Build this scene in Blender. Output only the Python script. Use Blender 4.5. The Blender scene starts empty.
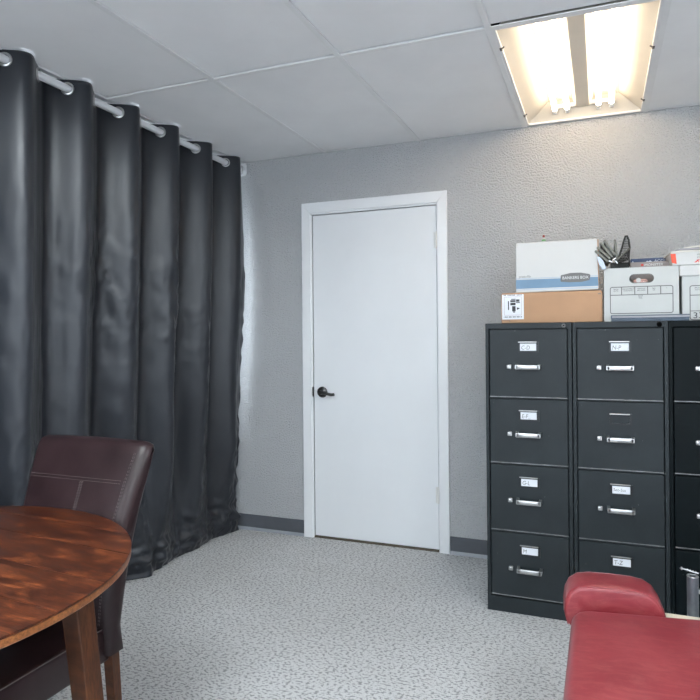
import bpy, bmesh, math, random
from mathutils import Vector, Matrix, noise

random.seed(7)
scene = bpy.context.scene
C = scene.collection
PI = math.pi

# ------------------------------------------------------------------ camera
cam_d = bpy.data.cameras.new('camera')
cam = bpy.data.objects.new('camera', cam_d)
C.objects.link(cam)
cam_d.sensor_width = 36.0
cam_d.lens = 36.0 * 630.2 / 700.0
cam_d.shift_y = (335.1 - 350.0) / 700.0
cam_d.clip_start = 0.02
cam.matrix_world = (Matrix.Translation((1.7695, -3.6201, 1.2771))
                    @ Matrix.Rotation(0.3791, 4, 'Z')
                    @ Matrix.Rotation(PI / 2, 4, 'X')
                    @ Matrix.Rotation(-0.0091, 4, 'Z'))
scene.camera = cam

# ------------------------------------------------------------------ world, exposure
world = bpy.data.worlds.new('world')
scene.world = world
world.use_nodes = True
bg = world.node_tree.nodes['Background']
bg.inputs['Color'].default_value = (0.80, 0.90, 1.0, 1)
bg.inputs['Strength'].default_value = 3.6
scene.view_settings.view_transform = 'Standard'
scene.view_settings.look = 'None'
scene.view_settings.gamma = 1.0
scene.view_settings.use_curve_mapping = False
scene.view_settings.exposure = 0.55
scene.cycles.use_denoising = True
scene.cycles.max_bounces = 12
scene.cycles.diffuse_bounces = 8
scene.cycles.glossy_bounces = 4
scene.cycles.sample_clamp_indirect = 6.0
TUBE_POWER = 8.5                       # strength of the fluorescent tubes
TUBE_FILL = 56.0  # strength of the tubes in the added, unseen fill troffers

# ------------------------------------------------------------------ helpers: objects
def link(name, me, mat=None, parent=None):
    o = bpy.data.objects.new(name, me)
    C.objects.link(o)
    if mat is not None and me is not None:
        me.materials.clear()
        me.materials.append(mat)
    if parent is not None:
        o.parent = parent
    return o

def tag(o, label=None, cat=None, group=None, kind=None):
    if label: o['label'] = label
    if cat: o['category'] = cat
    if group: o['group'] = group
    if kind: o['kind'] = kind
    return o

def thing(name, label, cat, loc=(0, 0, 0), rz=0.0, group=None):
    o = bpy.data.objects.new(name, None)
    C.objects.link(o)
    o.empty_display_size = 0.05
    o.location = loc
    o.rotation_euler = (0, 0, rz)
    return tag(o, label, cat, group)

def copy_tree(o, parent=None):
    c = o.copy()
    C.objects.link(c)
    if parent is not None:
        c.parent = parent
    for ch in list(o.children):
        copy_tree(ch, c)
    return c

class MB:
    """collects shapes into one mesh"""
    def __init__(self):
        self.bm = bmesh.new()
    def _add(self, src, M=None):
        if M is not None:
            bmesh.ops.transform(src, matrix=M, verts=src.verts)
        me = bpy.data.meshes.new('tmp')
        src.to_mesh(me)
        src.free()
        self.bm.from_mesh(me)
        bpy.data.meshes.remove(me)
        return self
    def box(self, x0, x1, y0, y1, z0, z1, bev=0.0, seg=2, M=None):
        b = bmesh.new()
        bmesh.ops.create_cube(b, size=1.0)
        for v in b.verts:
            v.co = Vector((x0 if v.co.x < 0 else x1, y0 if v.co.y < 0 else y1, z0 if v.co.z < 0 else z1))
        if bev > 0:
            bmesh.ops.bevel(b, geom=b.edges[:], offset=bev, segments=seg, profile=0.5, affect='EDGES')
        return self._add(b, M)
    def hull(self, pts, faces, bev=0.0, seg=2, M=None):
        b = bmesh.new()
        vs = [b.verts.new(p) for p in pts]
        for f in faces:
            b.faces.new([vs[i] for i in f])
        bmesh.ops.recalc_face_normals(b, faces=b.faces[:])
        if bev > 0:
            bmesh.ops.bevel(b, geom=b.edges[:], offset=bev, segments=seg, profile=0.5, affect='EDGES')
        return self._add(b, M)
    def bar(self, bottom, top, bev=0.0):
        """hexahedron from four bottom and four top points"""
        return self.hull(list(bottom) + list(top),
                         [(0, 1, 2, 3), (4, 5, 6, 7), (0, 1, 5, 4), (1, 2, 6, 5), (2, 3, 7, 6), (3, 0, 4, 7)], bev)
    def cyl(self, p0, p1, r0, r1=None, n=16, caps=True):
        r1 = r0 if r1 is None else r1
        p0, p1 = Vector(p0), Vector(p1)
        d = p1 - p0
        b = bmesh.new()
        bmesh.ops.create_cone(b, cap_ends=caps, segments=n, radius1=r0, radius2=r1, depth=d.length)
        M = Matrix.Translation((p0 + p1) / 2) @ d.to_track_quat('Z', 'Y').to_matrix().to_4x4()
        return self._add(b, M)
    def lathe(self, prof, n=24, M=None):
        """profile of (r, z) turned about z"""
        b = bmesh.new()
        rings = []
        for r, z in prof:
            rings.append([b.verts.new((r * math.cos(2 * PI * i / n), r * math.sin(2 * PI * i / n), z)) for i in range(n)]
                         if r > 1e-6 else [b.verts.new((0, 0, z))])
        for A, B in zip(rings, rings[1:]):
            for i in range(n):
                j = (i + 1) % n
                if len(A) == 1 and len(B) == 1: continue
                if len(A) == 1: b.faces.new((A[0], B[i], B[j]))
                elif len(B) == 1: b.faces.new((A[i], A[j], B[0]))
                else: b.faces.new((A[i], A[j], B[j], B[i]))
        bmesh.ops.recalc_face_normals(b, faces=b.faces[:])
        return self._add(b, M)
    def tube(self, pts, r, n=8):
        pts = [Vector(p) for p in pts]
        b = bmesh.new()
        rings = []
        up = Vector((0, 0, 1))
        for i, p in enumerate(pts):
            t = (pts[min(i + 1, len(pts) - 1)] - pts[max(i - 1, 0)]).normalized()
            a = t.cross(up)
            if a.length < 1e-3: a = t.cross(Vector((0, 1, 0)))
            a.normalize()
            c = a.cross(t)
            rings.append([b.verts.new(p + r * (math.cos(2 * PI * k / n) * a + math.sin(2 * PI * k / n) * c)) for k in range(n)])
        for A, B in zip(rings, rings[1:]):
            for k in range(n):
                b.faces.new((A[k], A[(k + 1) % n], B[(k + 1) % n], B[k]))
        b.faces.new(rings[0])
        b.faces.new(rings[-1])
        bmesh.ops.recalc_face_normals(b, faces=b.faces[:])
        return self._add(b)
    def prism(self, poly, z0, z1, bev=0.0, seg=2, M=None):
        """polygon in xy pulled from z0 to z1"""
        n = len(poly)
        pts = [(x, y, z0) for x, y in poly] + [(x, y, z1) for x, y in poly]
        b = bmesh.new()
        vs = [b.verts.new(p) for p in pts]
        b.faces.new(vs[:n][::-1])
        b.faces.new(vs[n:])
        for i in range(n):
            j = (i + 1) % n
            b.faces.new((vs[i], vs[j], vs[n + j], vs[n + i]))
        bmesh.ops.recalc_face_normals(b, faces=b.faces[:])
        if bev > 0:
            es = [e for e in b.edges if abs(e.verts[0].co.z - e.verts[1].co.z) < 1e-7]
            bmesh.ops.bevel(b, geom=es, offset=bev, segments=seg, profile=0.5, affect='EDGES')
        return self._add(b, M)
    def build(self, name, mat, parent=None, smooth=False, angle=40):
        me = bpy.data.meshes.new(name)
        self.bm.normal_update()
        self.bm.to_mesh(me)
        self.bm.free()
        if smooth:
            me.shade_smooth()
            me.set_sharp_from_angle(angle=math.radians(angle))
        return link(name, me, mat, parent)

XZ = Matrix.Rotation(PI / 2, 4, 'X')      # (x, y, z) -> (x, -z, y): pictures drawn flat stand up facing -y

def shape(name, outline, holes, thick, mat, parent=None, M=None):
    """flat plate with holes, drawn in xz and `thick` deep along +y from y = 0"""
    cu = bpy.data.curves.new(name, 'CURVE')
    cu.dimensions = '2D'
    cu.fill_mode = 'BOTH'
    for poly in [outline] + list(holes):
        s = cu.splines.new('POLY')
        s.points.add(len(poly) - 1)
        for p, q in zip(s.points, poly):
            p.co = (q[0], q[1], 0, 1)
        s.use_cyclic_u = True
    cu.extrude = thick / 2
    return curve_mesh(name, cu, mat, parent, (M or Matrix.Identity(4)) @ Matrix.Translation((0, thick / 2, 0)) @ XZ)

def curve_mesh(name, cu, mat, parent, M):
    t = bpy.data.objects.new('tmp', cu)
    C.objects.link(t)
    dg = bpy.context.evaluated_depsgraph_get()
    dg.update()
    me = bpy.data.meshes.new_from_object(t.evaluated_get(dg))
    bpy.data.objects.remove(t)
    bpy.data.curves.remove(cu)
    me.name = name
    me.transform(M)
    return link(name, me, mat, parent)

def text(name, body, size, mat, parent, loc, M=None, align='LEFT', shear=0.0, sx=1.0, ext=0.0002, space=1.0):
    """lettering standing in the xz plane facing -y"""
    cu = bpy.data.curves.new(name, 'FONT')
    cu.body = body
    cu.size = size
    cu.align_x = align
    cu.shear = shear
    cu.extrude = ext
    cu.space_character = space
    cu.resolution_u = 3
    R = Matrix.Translation(loc) @ (M or Matrix.Identity(4)) @ XZ @ Matrix.Diagonal((sx, 1, 1, 1))
    return curve_mesh(name, cu, mat, parent, R)

def rounded(x0, x1, z0, z1, r, n=5):
    pts = []
    for cx, cz, a in ((x1 - r, z0 + r, -90), (x1 - r, z1 - r, 0), (x0 + r, z1 - r, 90), (x0 + r, z0 + r, 180)):
        for k in range(n + 1):
            t = math.radians(a + 90 * k / n)
            pts.append((cx + r * math.cos(t), cz + r * math.sin(t)))
    return pts

# ------------------------------------------------------------------ helpers: materials
def mat(name, col, rough=0.5, metal=0.0, spec=0.5, **kw):
    m = bpy.data.materials.new(name)
    m.use_nodes = True
    b = m.node_tree.nodes['Principled BSDF']
    b.inputs['Base Color'].default_value = (*col, 1)
    b.inputs['Roughness'].default_value = rough
    b.inputs['Metallic'].default_value = metal
    b.inputs['Specular IOR Level'].default_value = spec
    for k, v in kw.items():
        b.inputs[k.replace('_', ' ')].default_value = v
    return m

class N:
    """short hand for a material's node tree"""
    def __init__(self, m):
        self.m = m
        self.t = m.node_tree
        self.b = self.t.nodes['Principled BSDF']
    def node(self, kind, **kw):
        n = self.t.nodes.new(kind)
        for k, v in kw.items():
            if k in n.inputs: n.inputs[k].default_value = v
            else: setattr(n, k, v)
        return n
    def link(self, a, b):
        self.t.links.new(a, b)
    def coord(self, scale=(1, 1, 1), rot=(0, 0, 0), kind='Object'):
        tc = self.node('ShaderNodeTexCoord')
        mp = self.node('ShaderNodeMapping')
        mp.inputs['Scale'].default_value = scale
        mp.inputs['Rotation'].default_value = rot
        self.link(tc.outputs[kind], mp.inputs['Vector'])
        return mp.outputs['Vector']
    def noise(self, vec, scale, detail=3, rough=0.5, dist=0.0):
        n = self.node('ShaderNodeTexNoise')
        n.inputs['Scale'].default_value = scale
        n.inputs['Detail'].default_value = detail
        n.inputs['Roughness'].default_value = rough
        n.inputs['Distortion'].default_value = dist
        self.link(vec, n.inputs['Vector'])
        return n.outputs['Fac']
    def ramp(self, fac, stops):
        r = self.node('ShaderNodeValToRGB')
        el = r.color_ramp.elements
        while len(el) < len(stops): el.new(0.5)
        for e, (p, c) in zip(el, stops):
            e.position = p
            e.color = (*c, 1) if len(c) == 3 else c
        self.link(fac, r.inputs['Fac'])
        return r.outputs['Color']
    def mix(self, fac, a, b, mode='MIX'):
        n = self.node('ShaderNodeMix', data_type='RGBA', blend_type=mode)
        for sock, v in ((n.inputs['Factor'], fac), (n.inputs['A'], a), (n.inputs['B'], b)):
            pass
        F, A, B = n.inputs[0], n.inputs[6], n.inputs[7]
        for s, v in ((F, fac), (A, a), (B, b)):
            if hasattr(v, 'links'): self.link(v, s)
            elif isinstance(v, (int, float)): s.default_value = v
            else: s.default_value = (*v, 1)
        return n.outputs[2]
    def color(self, c):
        self.link(c, self.b.inputs['Base Color'])
    def rough(self, fac, lo, hi):
        r = self.node('ShaderNodeMapRange')
        r.inputs['To Min'].default_value = lo
        r.inputs['To Max'].default_value = hi
        self.link(fac, r.inputs['Value'])
        self.link(r.outputs['Result'], self.b.inputs['Roughness'])
    def bump(self, h, strength=0.3, dist=0.002):
        n = self.node('ShaderNodeBump')
        n.inputs['Strength'].default_value = strength
        n.inputs['Distance'].default_value = dist
        self.link(h, n.inputs['Height'])
        self.link(n.outputs['Normal'], self.b.inputs['Normal'])

def mottled(name, col, rough, amount=0.12, scale=8.0, metal=0.0, bump=0.0, bscale=200.0, bdist=0.001, **kw):
    """plain material with a little procedural variation in tone and relief"""
    m = mat(name, col, rough, metal, **kw)
    n = N(m)
    v = n.coord()
    f = n.noise(v, scale, 4, 0.6)
    lo = tuple(c * (1 - amount) for c in col)
    hi = tuple(min(1, c * (1 + amount)) for c in col)
    n.color(n.ramp(f, [(0.3, lo), (0.7, hi)]))
    if bump:
        n.bump(n.noise(v, bscale, 2), bump, bdist)
    return m

M = {}
# painted orange-peel wall
m = mat('grey_wall_paint', (0.33, 0.34, 0.36), 0.55, spec=0.35); n = N(m)
v = n.coord()
a = n.noise(v, 112, 1, 0.5)
b_ = n.noise(v, 300, 1, 0.5)
s = n.node('ShaderNodeMath', operation='MULTIPLY_ADD')
n.link(b_, s.inputs[0]); s.inputs[1].default_value = 0.4; n.link(n.ramp(a, [(0.36, (0, 0, 0)), (0.66, (1, 1, 1))]), s.inputs[2])
n.bump(s.outputs[0], 1.0, 0.0064)
f = n.noise(v, 1.3, 3)
n.color(n.ramp(f, [(0.3, (0.555, 0.565, 0.58)), (0.7, (0.585, 0.595, 0.605))]))
M['wall'] = m
# carpet
m = mat('grey_flecked_carpet', (0.4, 0.4, 0.4), 0.95, spec=0.1); n = N(m)
v = n.coord((1.0, 1.5, 1))
fleck = n.noise(v, 72, 2, 0.5, 0.15)
fine = n.noise(v, 330, 2, 0.6)
wide = n.noise(v, 1.1, 3, 0.5)
base = n.ramp(fine, [(0.32, (0.46, 0.462, 0.465)), (0.68, (0.82, 0.822, 0.825))])
dark = n.ramp(fine, [(0.3, (0.22, 0.225, 0.23)), (0.7, (0.36, 0.365, 0.37))])
fm = n.ramp(fleck, [(0.525, (0, 0, 0)), (0.585, (0.9, 0.9, 0.9))])
sep = n.node('ShaderNodeRGBToBW'); n.link(fm, sep.inputs[0])
c = n.mix(sep.outputs[0], base, dark)
c = n.mix(1.0, c, n.ramp(wide, [(0.3, (0.88, 0.88, 0.87)), (0.7, (1, 1, 1))]), 'MULTIPLY')
n.color(c)
n.bump(fine, 0.5, 0.004)
M['carpet'] = m
M['tile'] = mottled('white_ceiling_tile', (0.88, 0.885, 0.89), 0.8, 0.03, 3, bump=0.12, bscale=500)
M['tee'] = mottled('white_tee_metal', (0.83, 0.835, 0.835), 0.45, 0.03)
M['plenum'] = mottled('dark_plenum', (0.03, 0.03, 0.035), 0.9)
M['white_paint'] = mottled('white_door_paint', (0.80, 0.82, 0.84), 0.42, 0.02, 2.5, bump=0.05, bscale=60)
M['trim_paint'] = mottled('white_trim_paint', (0.84, 0.855, 0.87), 0.35, 0.02, 4)
M['threshold'] = mottled('brown_threshold', (0.10, 0.08, 0.055), 0.7, 0.3, 20)
M['vinyl'] = mottled('charcoal_vinyl', (0.085, 0.092, 0.105), 0.38, 0.15, 6)
M['vinyl_toe'] = mottled('lighter_vinyl_toe', (0.30, 0.32, 0.35), 0.4, 0.15, 6)  # toe in a lighter grey than the rest of the base
M['dark_metal'] = mottled('dark_gunmetal', (0.10, 0.098, 0.095), 0.28, 0.2, 30, metal=0.8)
M['hinge'] = mottled('painted_hinge', (0.74, 0.735, 0.71), 0.35, 0.05)
M['nickel'] = mottled('brushed_nickel', (0.50, 0.50, 0.50), 0.30, 0.1, 40, metal=0.9)
M['rod'] = mottled('satin_silver_rod', (0.80, 0.81, 0.83), 0.36, 0.04, 10, metal=0.12)
M['bracket'] = mottled('bright_silver_bracket', (0.80, 0.81, 0.82), 0.32, 0.04, 20, metal=0.15)
# curtain satin
m = mat('charcoal_satin', (0.02, 0.022, 0.028), 0.36, spec=0.42, Sheen_Weight=0.1, Sheen_Roughness=0.4); n = N(m)
v = n.coord((1, 1, 1))
w = n.coord((60, 60, 900))
f = n.noise(v, 2.5, 4, 0.6)
n.color(n.ramp(f, [(0.3, (0.014, 0.0160, 0.021)), (0.7, (0.022, 0.025, 0.032))]))
n.rough(n.noise(v, 6, 3), 0.32, 0.42)
n.bump(n.noise(w, 6, 2), 0.08, 0.0006)
M['satin'] = m
# steel cabinet paint
def steel(name, col, sp=0.23):
    m = mat(name, col, 0.42, spec=sp); n = N(m)
    v = n.coord()
    f = n.noise(v, 3.5, 5, 0.65)
    c = n.ramp(f, [(0.3, tuple(x * 0.8 for x in col)), (0.7, tuple(x * 1.25 for x in col))])
    ch = n.ramp(n.noise(v, 95, 1, 0.5), [(0.80, (0, 0, 0)), (0.82, (1, 1, 1))])
    bw = n.node('ShaderNodeRGBToBW'); n.link(ch, bw.inputs[0])
    n.color(n.mix(bw.outputs[0], c, (0.3, 0.31, 0.32)))
    n.rough(f, 0.34, 0.5)
    n.bump(n.noise(v, 420, 2), 0.18, 0.0008)
    return m
M['steel'] = steel('charcoal_cabinet_enamel', (0.017, 0.022, 0.025))
M['steel_black'] = steel('black_cabinet_enamel', (0.0025, 0.005, 0.006), 0.10)
M['holder'] = mottled('dark_steel_holder', (0.02, 0.022, 0.024), 0.3, 0.2, 30, metal=0.5)
M['worn_highlight_edge'] = mottled('worn_steel_highlight', (0.20, 0.205, 0.21), 0.4, 0.5, 25, metal=0.4)
M['black'] = mat('black_hole', (0.002, 0.002, 0.002), 0.9, spec=0.02)
M['card'] = mottled('white_index_card', (0.78, 0.80, 0.84), 0.7, 0.04)
M['ink'] = mat('dark_ink', (0.035, 0.035, 0.04), 0.7)
M['grey_ink'] = mat('grey_ink', (0.16, 0.16, 0.155), 0.7)
M['red_ink'] = mat('red_print', (0.66, 0.05, 0.035), 0.6)
M['white_ink'] = mat('white_print', (0.8, 0.8, 0.8), 0.6)
M['kraft'] = mottled('brown_cardboard', (0.46, 0.27, 0.155), 0.8, 0.07, 5, bump=0.1, bscale=120)
M['white_board'] = mottled('white_cardboard', (0.64, 0.635, 0.615), 0.7, 0.03, 4)
M['corrugated_board'] = mottled('white_corrugated_board', (0.57, 0.58, 0.56), 0.75, 0.04, 5, bump=0.08, bscale=150)  # archive box board, slightly greyer than the plain white board
M['blue_band'] = mottled('faded_blue_print', (0.17, 0.28, 0.40), 0.65, 0.06, 12)
M['pale_line'] = mottled('pale_blue_print', (0.42, 0.50, 0.60), 0.65, 0.05)
M['navy'] = mottled('navy_carton', (0.03, 0.055, 0.13), 0.5, 0.2, 30)
M['taupe'] = mottled('taupe_carton', (0.30, 0.27, 0.26), 0.55, 0.1, 20)
M['mesh_metal'] = mottled('grey_green_wire', (0.15, 0.15, 0.125), 0.45, 0.2, 30, metal=0.3)
M['wire_dark'] = mottled('dark_wire', (0.022, 0.024, 0.022), 0.5, 0.2, 30)
M['pale_plastic'] = mottled('pale_blue_plastic', (0.55, 0.62, 0.74), 0.3, 0.1)
M['slate'] = mottled('slate_blue_cover', (0.055, 0.085, 0.125), 0.35, 0.3, 14)
M['paper'] = mottled('cream_paper', (0.72, 0.69, 0.64), 0.8, 0.06)
M['grey_paper'] = mottled('grey_paper', (0.40, 0.39, 0.41), 0.8, 0.1)
M['orange_red'] = mottled('orange_red_print', (0.78, 0.10, 0.05), 0.6, 0.15, 40)
M['green'] = mottled('green_print', (0.12, 0.38, 0.12), 0.6)
M['red_cap'] = mottled('dark_red_cap', (0.30, 0.05, 0.035), 0.4)
M['pink'] = mottled('pink_wrapper', (0.68, 0.42, 0.38), 0.5, 0.3, 60)
# brown leather
def leather(name, lo, hi, r0, r1, sc=6, sp=0.5):
    m = mat(name, lo, 0.4, spec=sp); n = N(m)
    v = n.coord()
    f = n.noise(v, sc, 5, 0.65)
    n.color(n.ramp(f, [(0.3, lo), (0.72, hi)]))
    n.rough(n.noise(v, sc * 2, 3), r0, r1)
    vo = n.node('ShaderNodeTexVoronoi', feature='DISTANCE_TO_EDGE')
    vo.inputs['Scale'].default_value = 330
    n.link(v, vo.inputs['Vector'])
    n.bump(vo.outputs['Distance'], 0.12, 0.0015)
    return m
M['brown_leather'] = leather('dark_brown_leather', (0.013, 0.0065, 0.0075), (0.030, 0.0155, 0.0175), 0.28, 0.42, 6, 0.30)
M['red_leather'] = leather('burgundy_vinyl', (0.17, 0.014, 0.023), (0.27, 0.036, 0.044), 0.24, 0.40, 4, 0.45)
_n = N(M['red_leather'])
_b = M['red_leather'].node_tree.nodes['Principled BSDF'].inputs['Base Color'].links[0].from_socket
_st = _n.noise(_n.coord((3.0, 9.0, 9.0), (0, 0, 0.3)), 4, 6, 0.72, 1.2)
_sr = _n.node('ShaderNodeRGBToBW'); _n.link(_n.ramp(_st, [(0.45, (0, 0, 0)), (0.75, (0.45, 0.45, 0.45))]), _sr.inputs[0])
_n.color(_n.mix(_sr.outputs[0], _b, (0.40, 0.12, 0.11)))  # pinkish streaks: wear plus the pad's highlights put into the colour
_n.rough(_st, 0.22, 0.44)
M['thread'] = mottled('grey_thread', (0.11, 0.09, 0.09), 0.7, 0.2, 60)
M['piping'] = mottled('pale_red_piping', (0.36, 0.16, 0.17), 0.4, 0.15)  # paler than the red vinyl; also colours the shipping label border
M['cream_metal'] = mottled('cream_enamel', (0.66, 0.60, 0.48), 0.4, 0.06)
M['grey_tube'] = mottled('grey_hammered_tube', (0.12, 0.135, 0.15), 0.4, 0.25, 25, metal=0.5)
M['rubber'] = mottled('black_rubber', (0.02, 0.02, 0.02), 0.8)
# wood
def wood(name, stops, scale, rot, r0, r1, rnd=True):
    m = mat(name, stops[0][1], 0.35, spec=0.3); n = N(m)
    tc = n.node('ShaderNodeTexCoord')
    oi = n.node('ShaderNodeObjectInfo')
    ad = n.node('ShaderNodeVectorMath', operation='ADD')
    mul = n.node('ShaderNodeVectorMath', operation='SCALE')
    cx = n.node('ShaderNodeCombineXYZ')
    for k in range(3): n.link(oi.outputs['Random'], cx.inputs[k])
    n.link(cx.outputs[0], mul.inputs[0]); mul.inputs['Scale'].default_value = 9.0 if rnd else 0.0
    n.link(tc.outputs['Object'], ad.inputs[0]); n.link(mul.outputs[0], ad.inputs[1])
    mp = n.node('ShaderNodeMapping')
    mp.inputs['Rotation'].default_value = rot
    n.link(ad.outputs[0], mp.inputs['Vector'])
    st = n.node('ShaderNodeMapping'); st.inputs['Scale'].default_value = scale
    n.link(mp.outputs[0], st.inputs['Vector'])
    big = n.noise(st.outputs[0], 4, 6, 0.68, 0.3)
    st2 = n.node('ShaderNodeMapping'); st2.inputs['Scale'].default_value = (scale[0] * 0.8, scale[1] * 9, scale[2] * 9)
    n.link(mp.outputs[0], st2.inputs['Vector'])
    grain = n.noise(st2.outputs[0], 7, 4, 0.65)
    c = n.ramp(big, stops)
    c = n.mix(0.75, c, n.ramp(grain, [(0.32, (0.38, 0.36, 0.34)), (0.62, (1.25, 1.22, 1.18))]), 'MULTIPLY')
    n.color(c)
    n.rough(big, r0, r1)
    n.bump(grain, 0.06, 0.0008)
    return m
M['table_wood'] = wood('worn_red_brown_wood', [(0.30, (0.016, 0.0055, 0.0035)), (0.46, (0.045, 0.012, 0.0055)), (0.57, (0.090, 0.023, 0.008)), (0.70, (0.21, 0.058, 0.018))],
                       (2.2, 6.0, 6.0), (0, 0, 0), 0.26, 0.42)
M['edge_wood'] = wood('orange_brown_edge_wood', [(0.3, (0.15, 0.050, 0.016)), (0.7, (0.33, 0.125, 0.042))], (2.2, 2.2, 3), (0, 0, 0), 0.3, 0.45)
M['leg_wood'] = wood('brown_leg_wood', [(0.3, (0.038, 0.012, 0.0045)), (0.55, (0.088, 0.029, 0.010)), (0.75, (0.145, 0.050, 0.017))], (3, 3, 0.5), (0, 0, 0), 0.32, 0.5)
# lamp materials
def emit(name, col, strength):
    m = bpy.data.materials.new(name); m.use_nodes = True
    t = m.node_tree
    t.nodes.remove(t.nodes['Principled BSDF'])
    e = t.nodes.new('ShaderNodeEmission')
    e.inputs['Color'].default_value = (*col, 1); e.inputs['Strength'].default_value = strength
    t.links.new(e.outputs[0], t.nodes['Material Output'].inputs['Surface'])
    return m
M['tube'] = emit('warm_fluorescent_tube', (1.0, 0.81, 0.60), TUBE_POWER)
M['fill_tube'] = emit('cool_fill_tube', (0.86, 0.94, 1.0), TUBE_FILL)
M['reflector'] = mottled('aged_cream_reflector', (0.56, 0.53, 0.47), 0.45, 0.03)
M['channel'] = mottled('cream_channel', (0.62, 0.58, 0.51), 0.5, 0.03)

# ------------------------------------------------------------------ room shell
HC = 2.4267                                    # ceiling height
XL, XR, YR = -0.66, 4.40, -6.0                 # left wall, right wall, rear wall
GX, S, L = 0.1657, 0.6096, 1.2192              # ceiling grid

fl = MB().box(XL - 0.1, XR + 0.1, YR - 0.1, 0.12, -0.08, 0.0).build('floor', M['carpet'])
tag(fl, kind='structure')

DX0, DX1, DZ = 0.0759, 0.8811, 2.048           # door opening
wb = MB()
wb.box(XL - 0.1, DX0, 0, 0.12, 0, HC + 0.2).box(DX1, XR + 0.1, 0, 0.12, 0, HC + 0.2).box(DX0, DX1, 0, 0.12, DZ, HC + 0.2)
tag(wb.build('wall_back', M['wall']), kind='structure')
LY0, LY1, LZ0, LZ1 = -2.70, -0.10, 0.85, 2.06    # window in the left wall, behind the curtain
lw_ = MB().box(XL - 0.1, XL, YR, LY0, 0, HC + 0.2).box(XL - 0.1, XL, LY1, 0, 0, HC + 0.2)
lw_.box(XL - 0.1, XL, LY0, LY1, 0, LZ0).box(XL - 0.1, XL, LY0, LY1, LZ1, HC + 0.2)
tag(lw_.build('wall_left', M['wall']), kind='structure')
wf = MB()
for y in (LY0, -1.43, LY1 - 0.05): wf.box(XL - 0.09, XL - 0.03, y, y + 0.05, LZ0, LZ1)
wf.box(XL - 0.09, XL - 0.03, LY0, LY1, LZ0, LZ0 + 0.05).box(XL - 0.09, XL - 0.03, LY0, LY1, LZ1 - 0.05, LZ1)
tag(wf.build('window_2', M['trim_paint']), kind='structure')
tag(MB().box(XR, XR + 0.1, YR, 0, 0, HC + 0.2).build('wall_right', M['wall']), kind='structure')
WX0, WX1, WZ0, WZ1 = -0.2, 4.0, 0.35, 2.25     # unseen window added behind the camera to let fill light in
wr = MB()
wr.box(XL - 0.1, WX0, YR - 0.1, YR, 0, HC + 0.2).box(WX1, XR + 0.1, YR - 0.1, YR, 0, HC + 0.2)
wr.box(WX0, WX1, YR - 0.1, YR, 0, WZ0).box(WX0, WX1, YR - 0.1, YR, WZ1, HC + 0.2)
tag(wr.build('wall_rear', M['wall']), kind='structure')
wf = MB()
for x in (WX0, 1.17, 2.57, WX1 - 0.06): wf.box(x, x + 0.06, YR - 0.09, YR - 0.01, WZ0, WZ1)
wf.box(WX0, WX1, YR - 0.09, YR - 0.01, WZ0, WZ0 + 0.06).box(WX0, WX1, YR - 0.09, YR - 0.01, WZ1 - 0.06, WZ1)
tag(wf.build('fill_window', M['trim_paint']), kind='structure')

# ceiling: slab above the grid, with its tiles and tees as pieces
ceil = MB().box(XL - 0.1, XR + 0.1, YR - 0.1, 0.12, HC + 0.16, HC + 0.2).build('ceiling', M['plenum'])
tag(ceil, kind='structure')
gxs = [XL] + [GX + S * k for k in range(-1, 7)] + [XR]
gys = [0.0, -L, -2 * L, -3 * L, -4 * L, YR]
LAMPS = {(4, 0): ('warm', 'recessed fluorescent troffer with four bare warm tubes against the textured wall above the boxes'),
         (2, 2): ('cool', 'added unseen ceiling troffer with cool fill tubes over the round table'),
         (6, 2): ('cool', 'added unseen ceiling troffer with cool fill tubes near the right wall'),
         (4, 3): ('cool', 'added unseen ceiling troffer with cool fill tubes in the rear half of the room'),
         (1, 4): ('cool', 'added unseen ceiling troffer with cool fill tubes in the rear left corner')}   # grid cells that hold a troffer; cool ones are added out of view as fill
tile_me = {}
for i in range(len(gxs) - 1):
    for j in range(len(gys) - 1):
        if (i, j) in LAMPS: continue
        x0, x1, y1, y0 = gxs[i] + 0.004, gxs[i + 1] - 0.004, gys[j] - 0.004, gys[j + 1] + 0.004
        w, d = round(x1 - x0, 4), round(y1 - y0, 4)
        key = (w, d)
        if key not in tile_me:
            tile_me[key] = MB().box(-w / 2, w / 2, -d / 2, d / 2, 0.0, 0.014, 0.002, 1).build('ceiling_tile', M['tile'], ceil)
            o = tile_me[key]
        else:
            o = link('ceiling_tile', tile_me[key].data, None, ceil)
        o.location = ((x0 + x1) / 2, (y0 + y1) / 2, HC + 0.0050 + random.uniform(0, 0.002))
        if j > 0:                                # tiles of the nearer rows sit a little high at their far edge
            o.rotation_euler = (random.uniform(0.000, 0.0015), random.uniform(-0.003, 0.003), 0)
            o.location.z += 0.0045
for x in gxs[1:-1]:
    MB().box(x - 0.012, x + 0.012, YR, 0, HC - 0.0035, HC + 0.0015, 0.0006, 1).box(x - 0.002, x + 0.002, YR, 0, HC, HC + 0.035).build('main_tee', M['tee'], ceil)
for y in gys[1:-1]:
    for i in range(len(gxs) - 1):
        MB().box(gxs[i] + 0.010, gxs[i + 1] - 0.010, y - 0.012, y + 0.010, HC - 0.0025, HC + 0.0012).build('cross_tee', M['tee'], ceil)
MB().box(XL, XR, -0.022, 0, HC - 0.001, HC + 0.0015).box(XL, XR, -0.003, 0, HC - 0.001, HC + 0.02).build('wall_angle', M['tee'], ceil)

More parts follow.
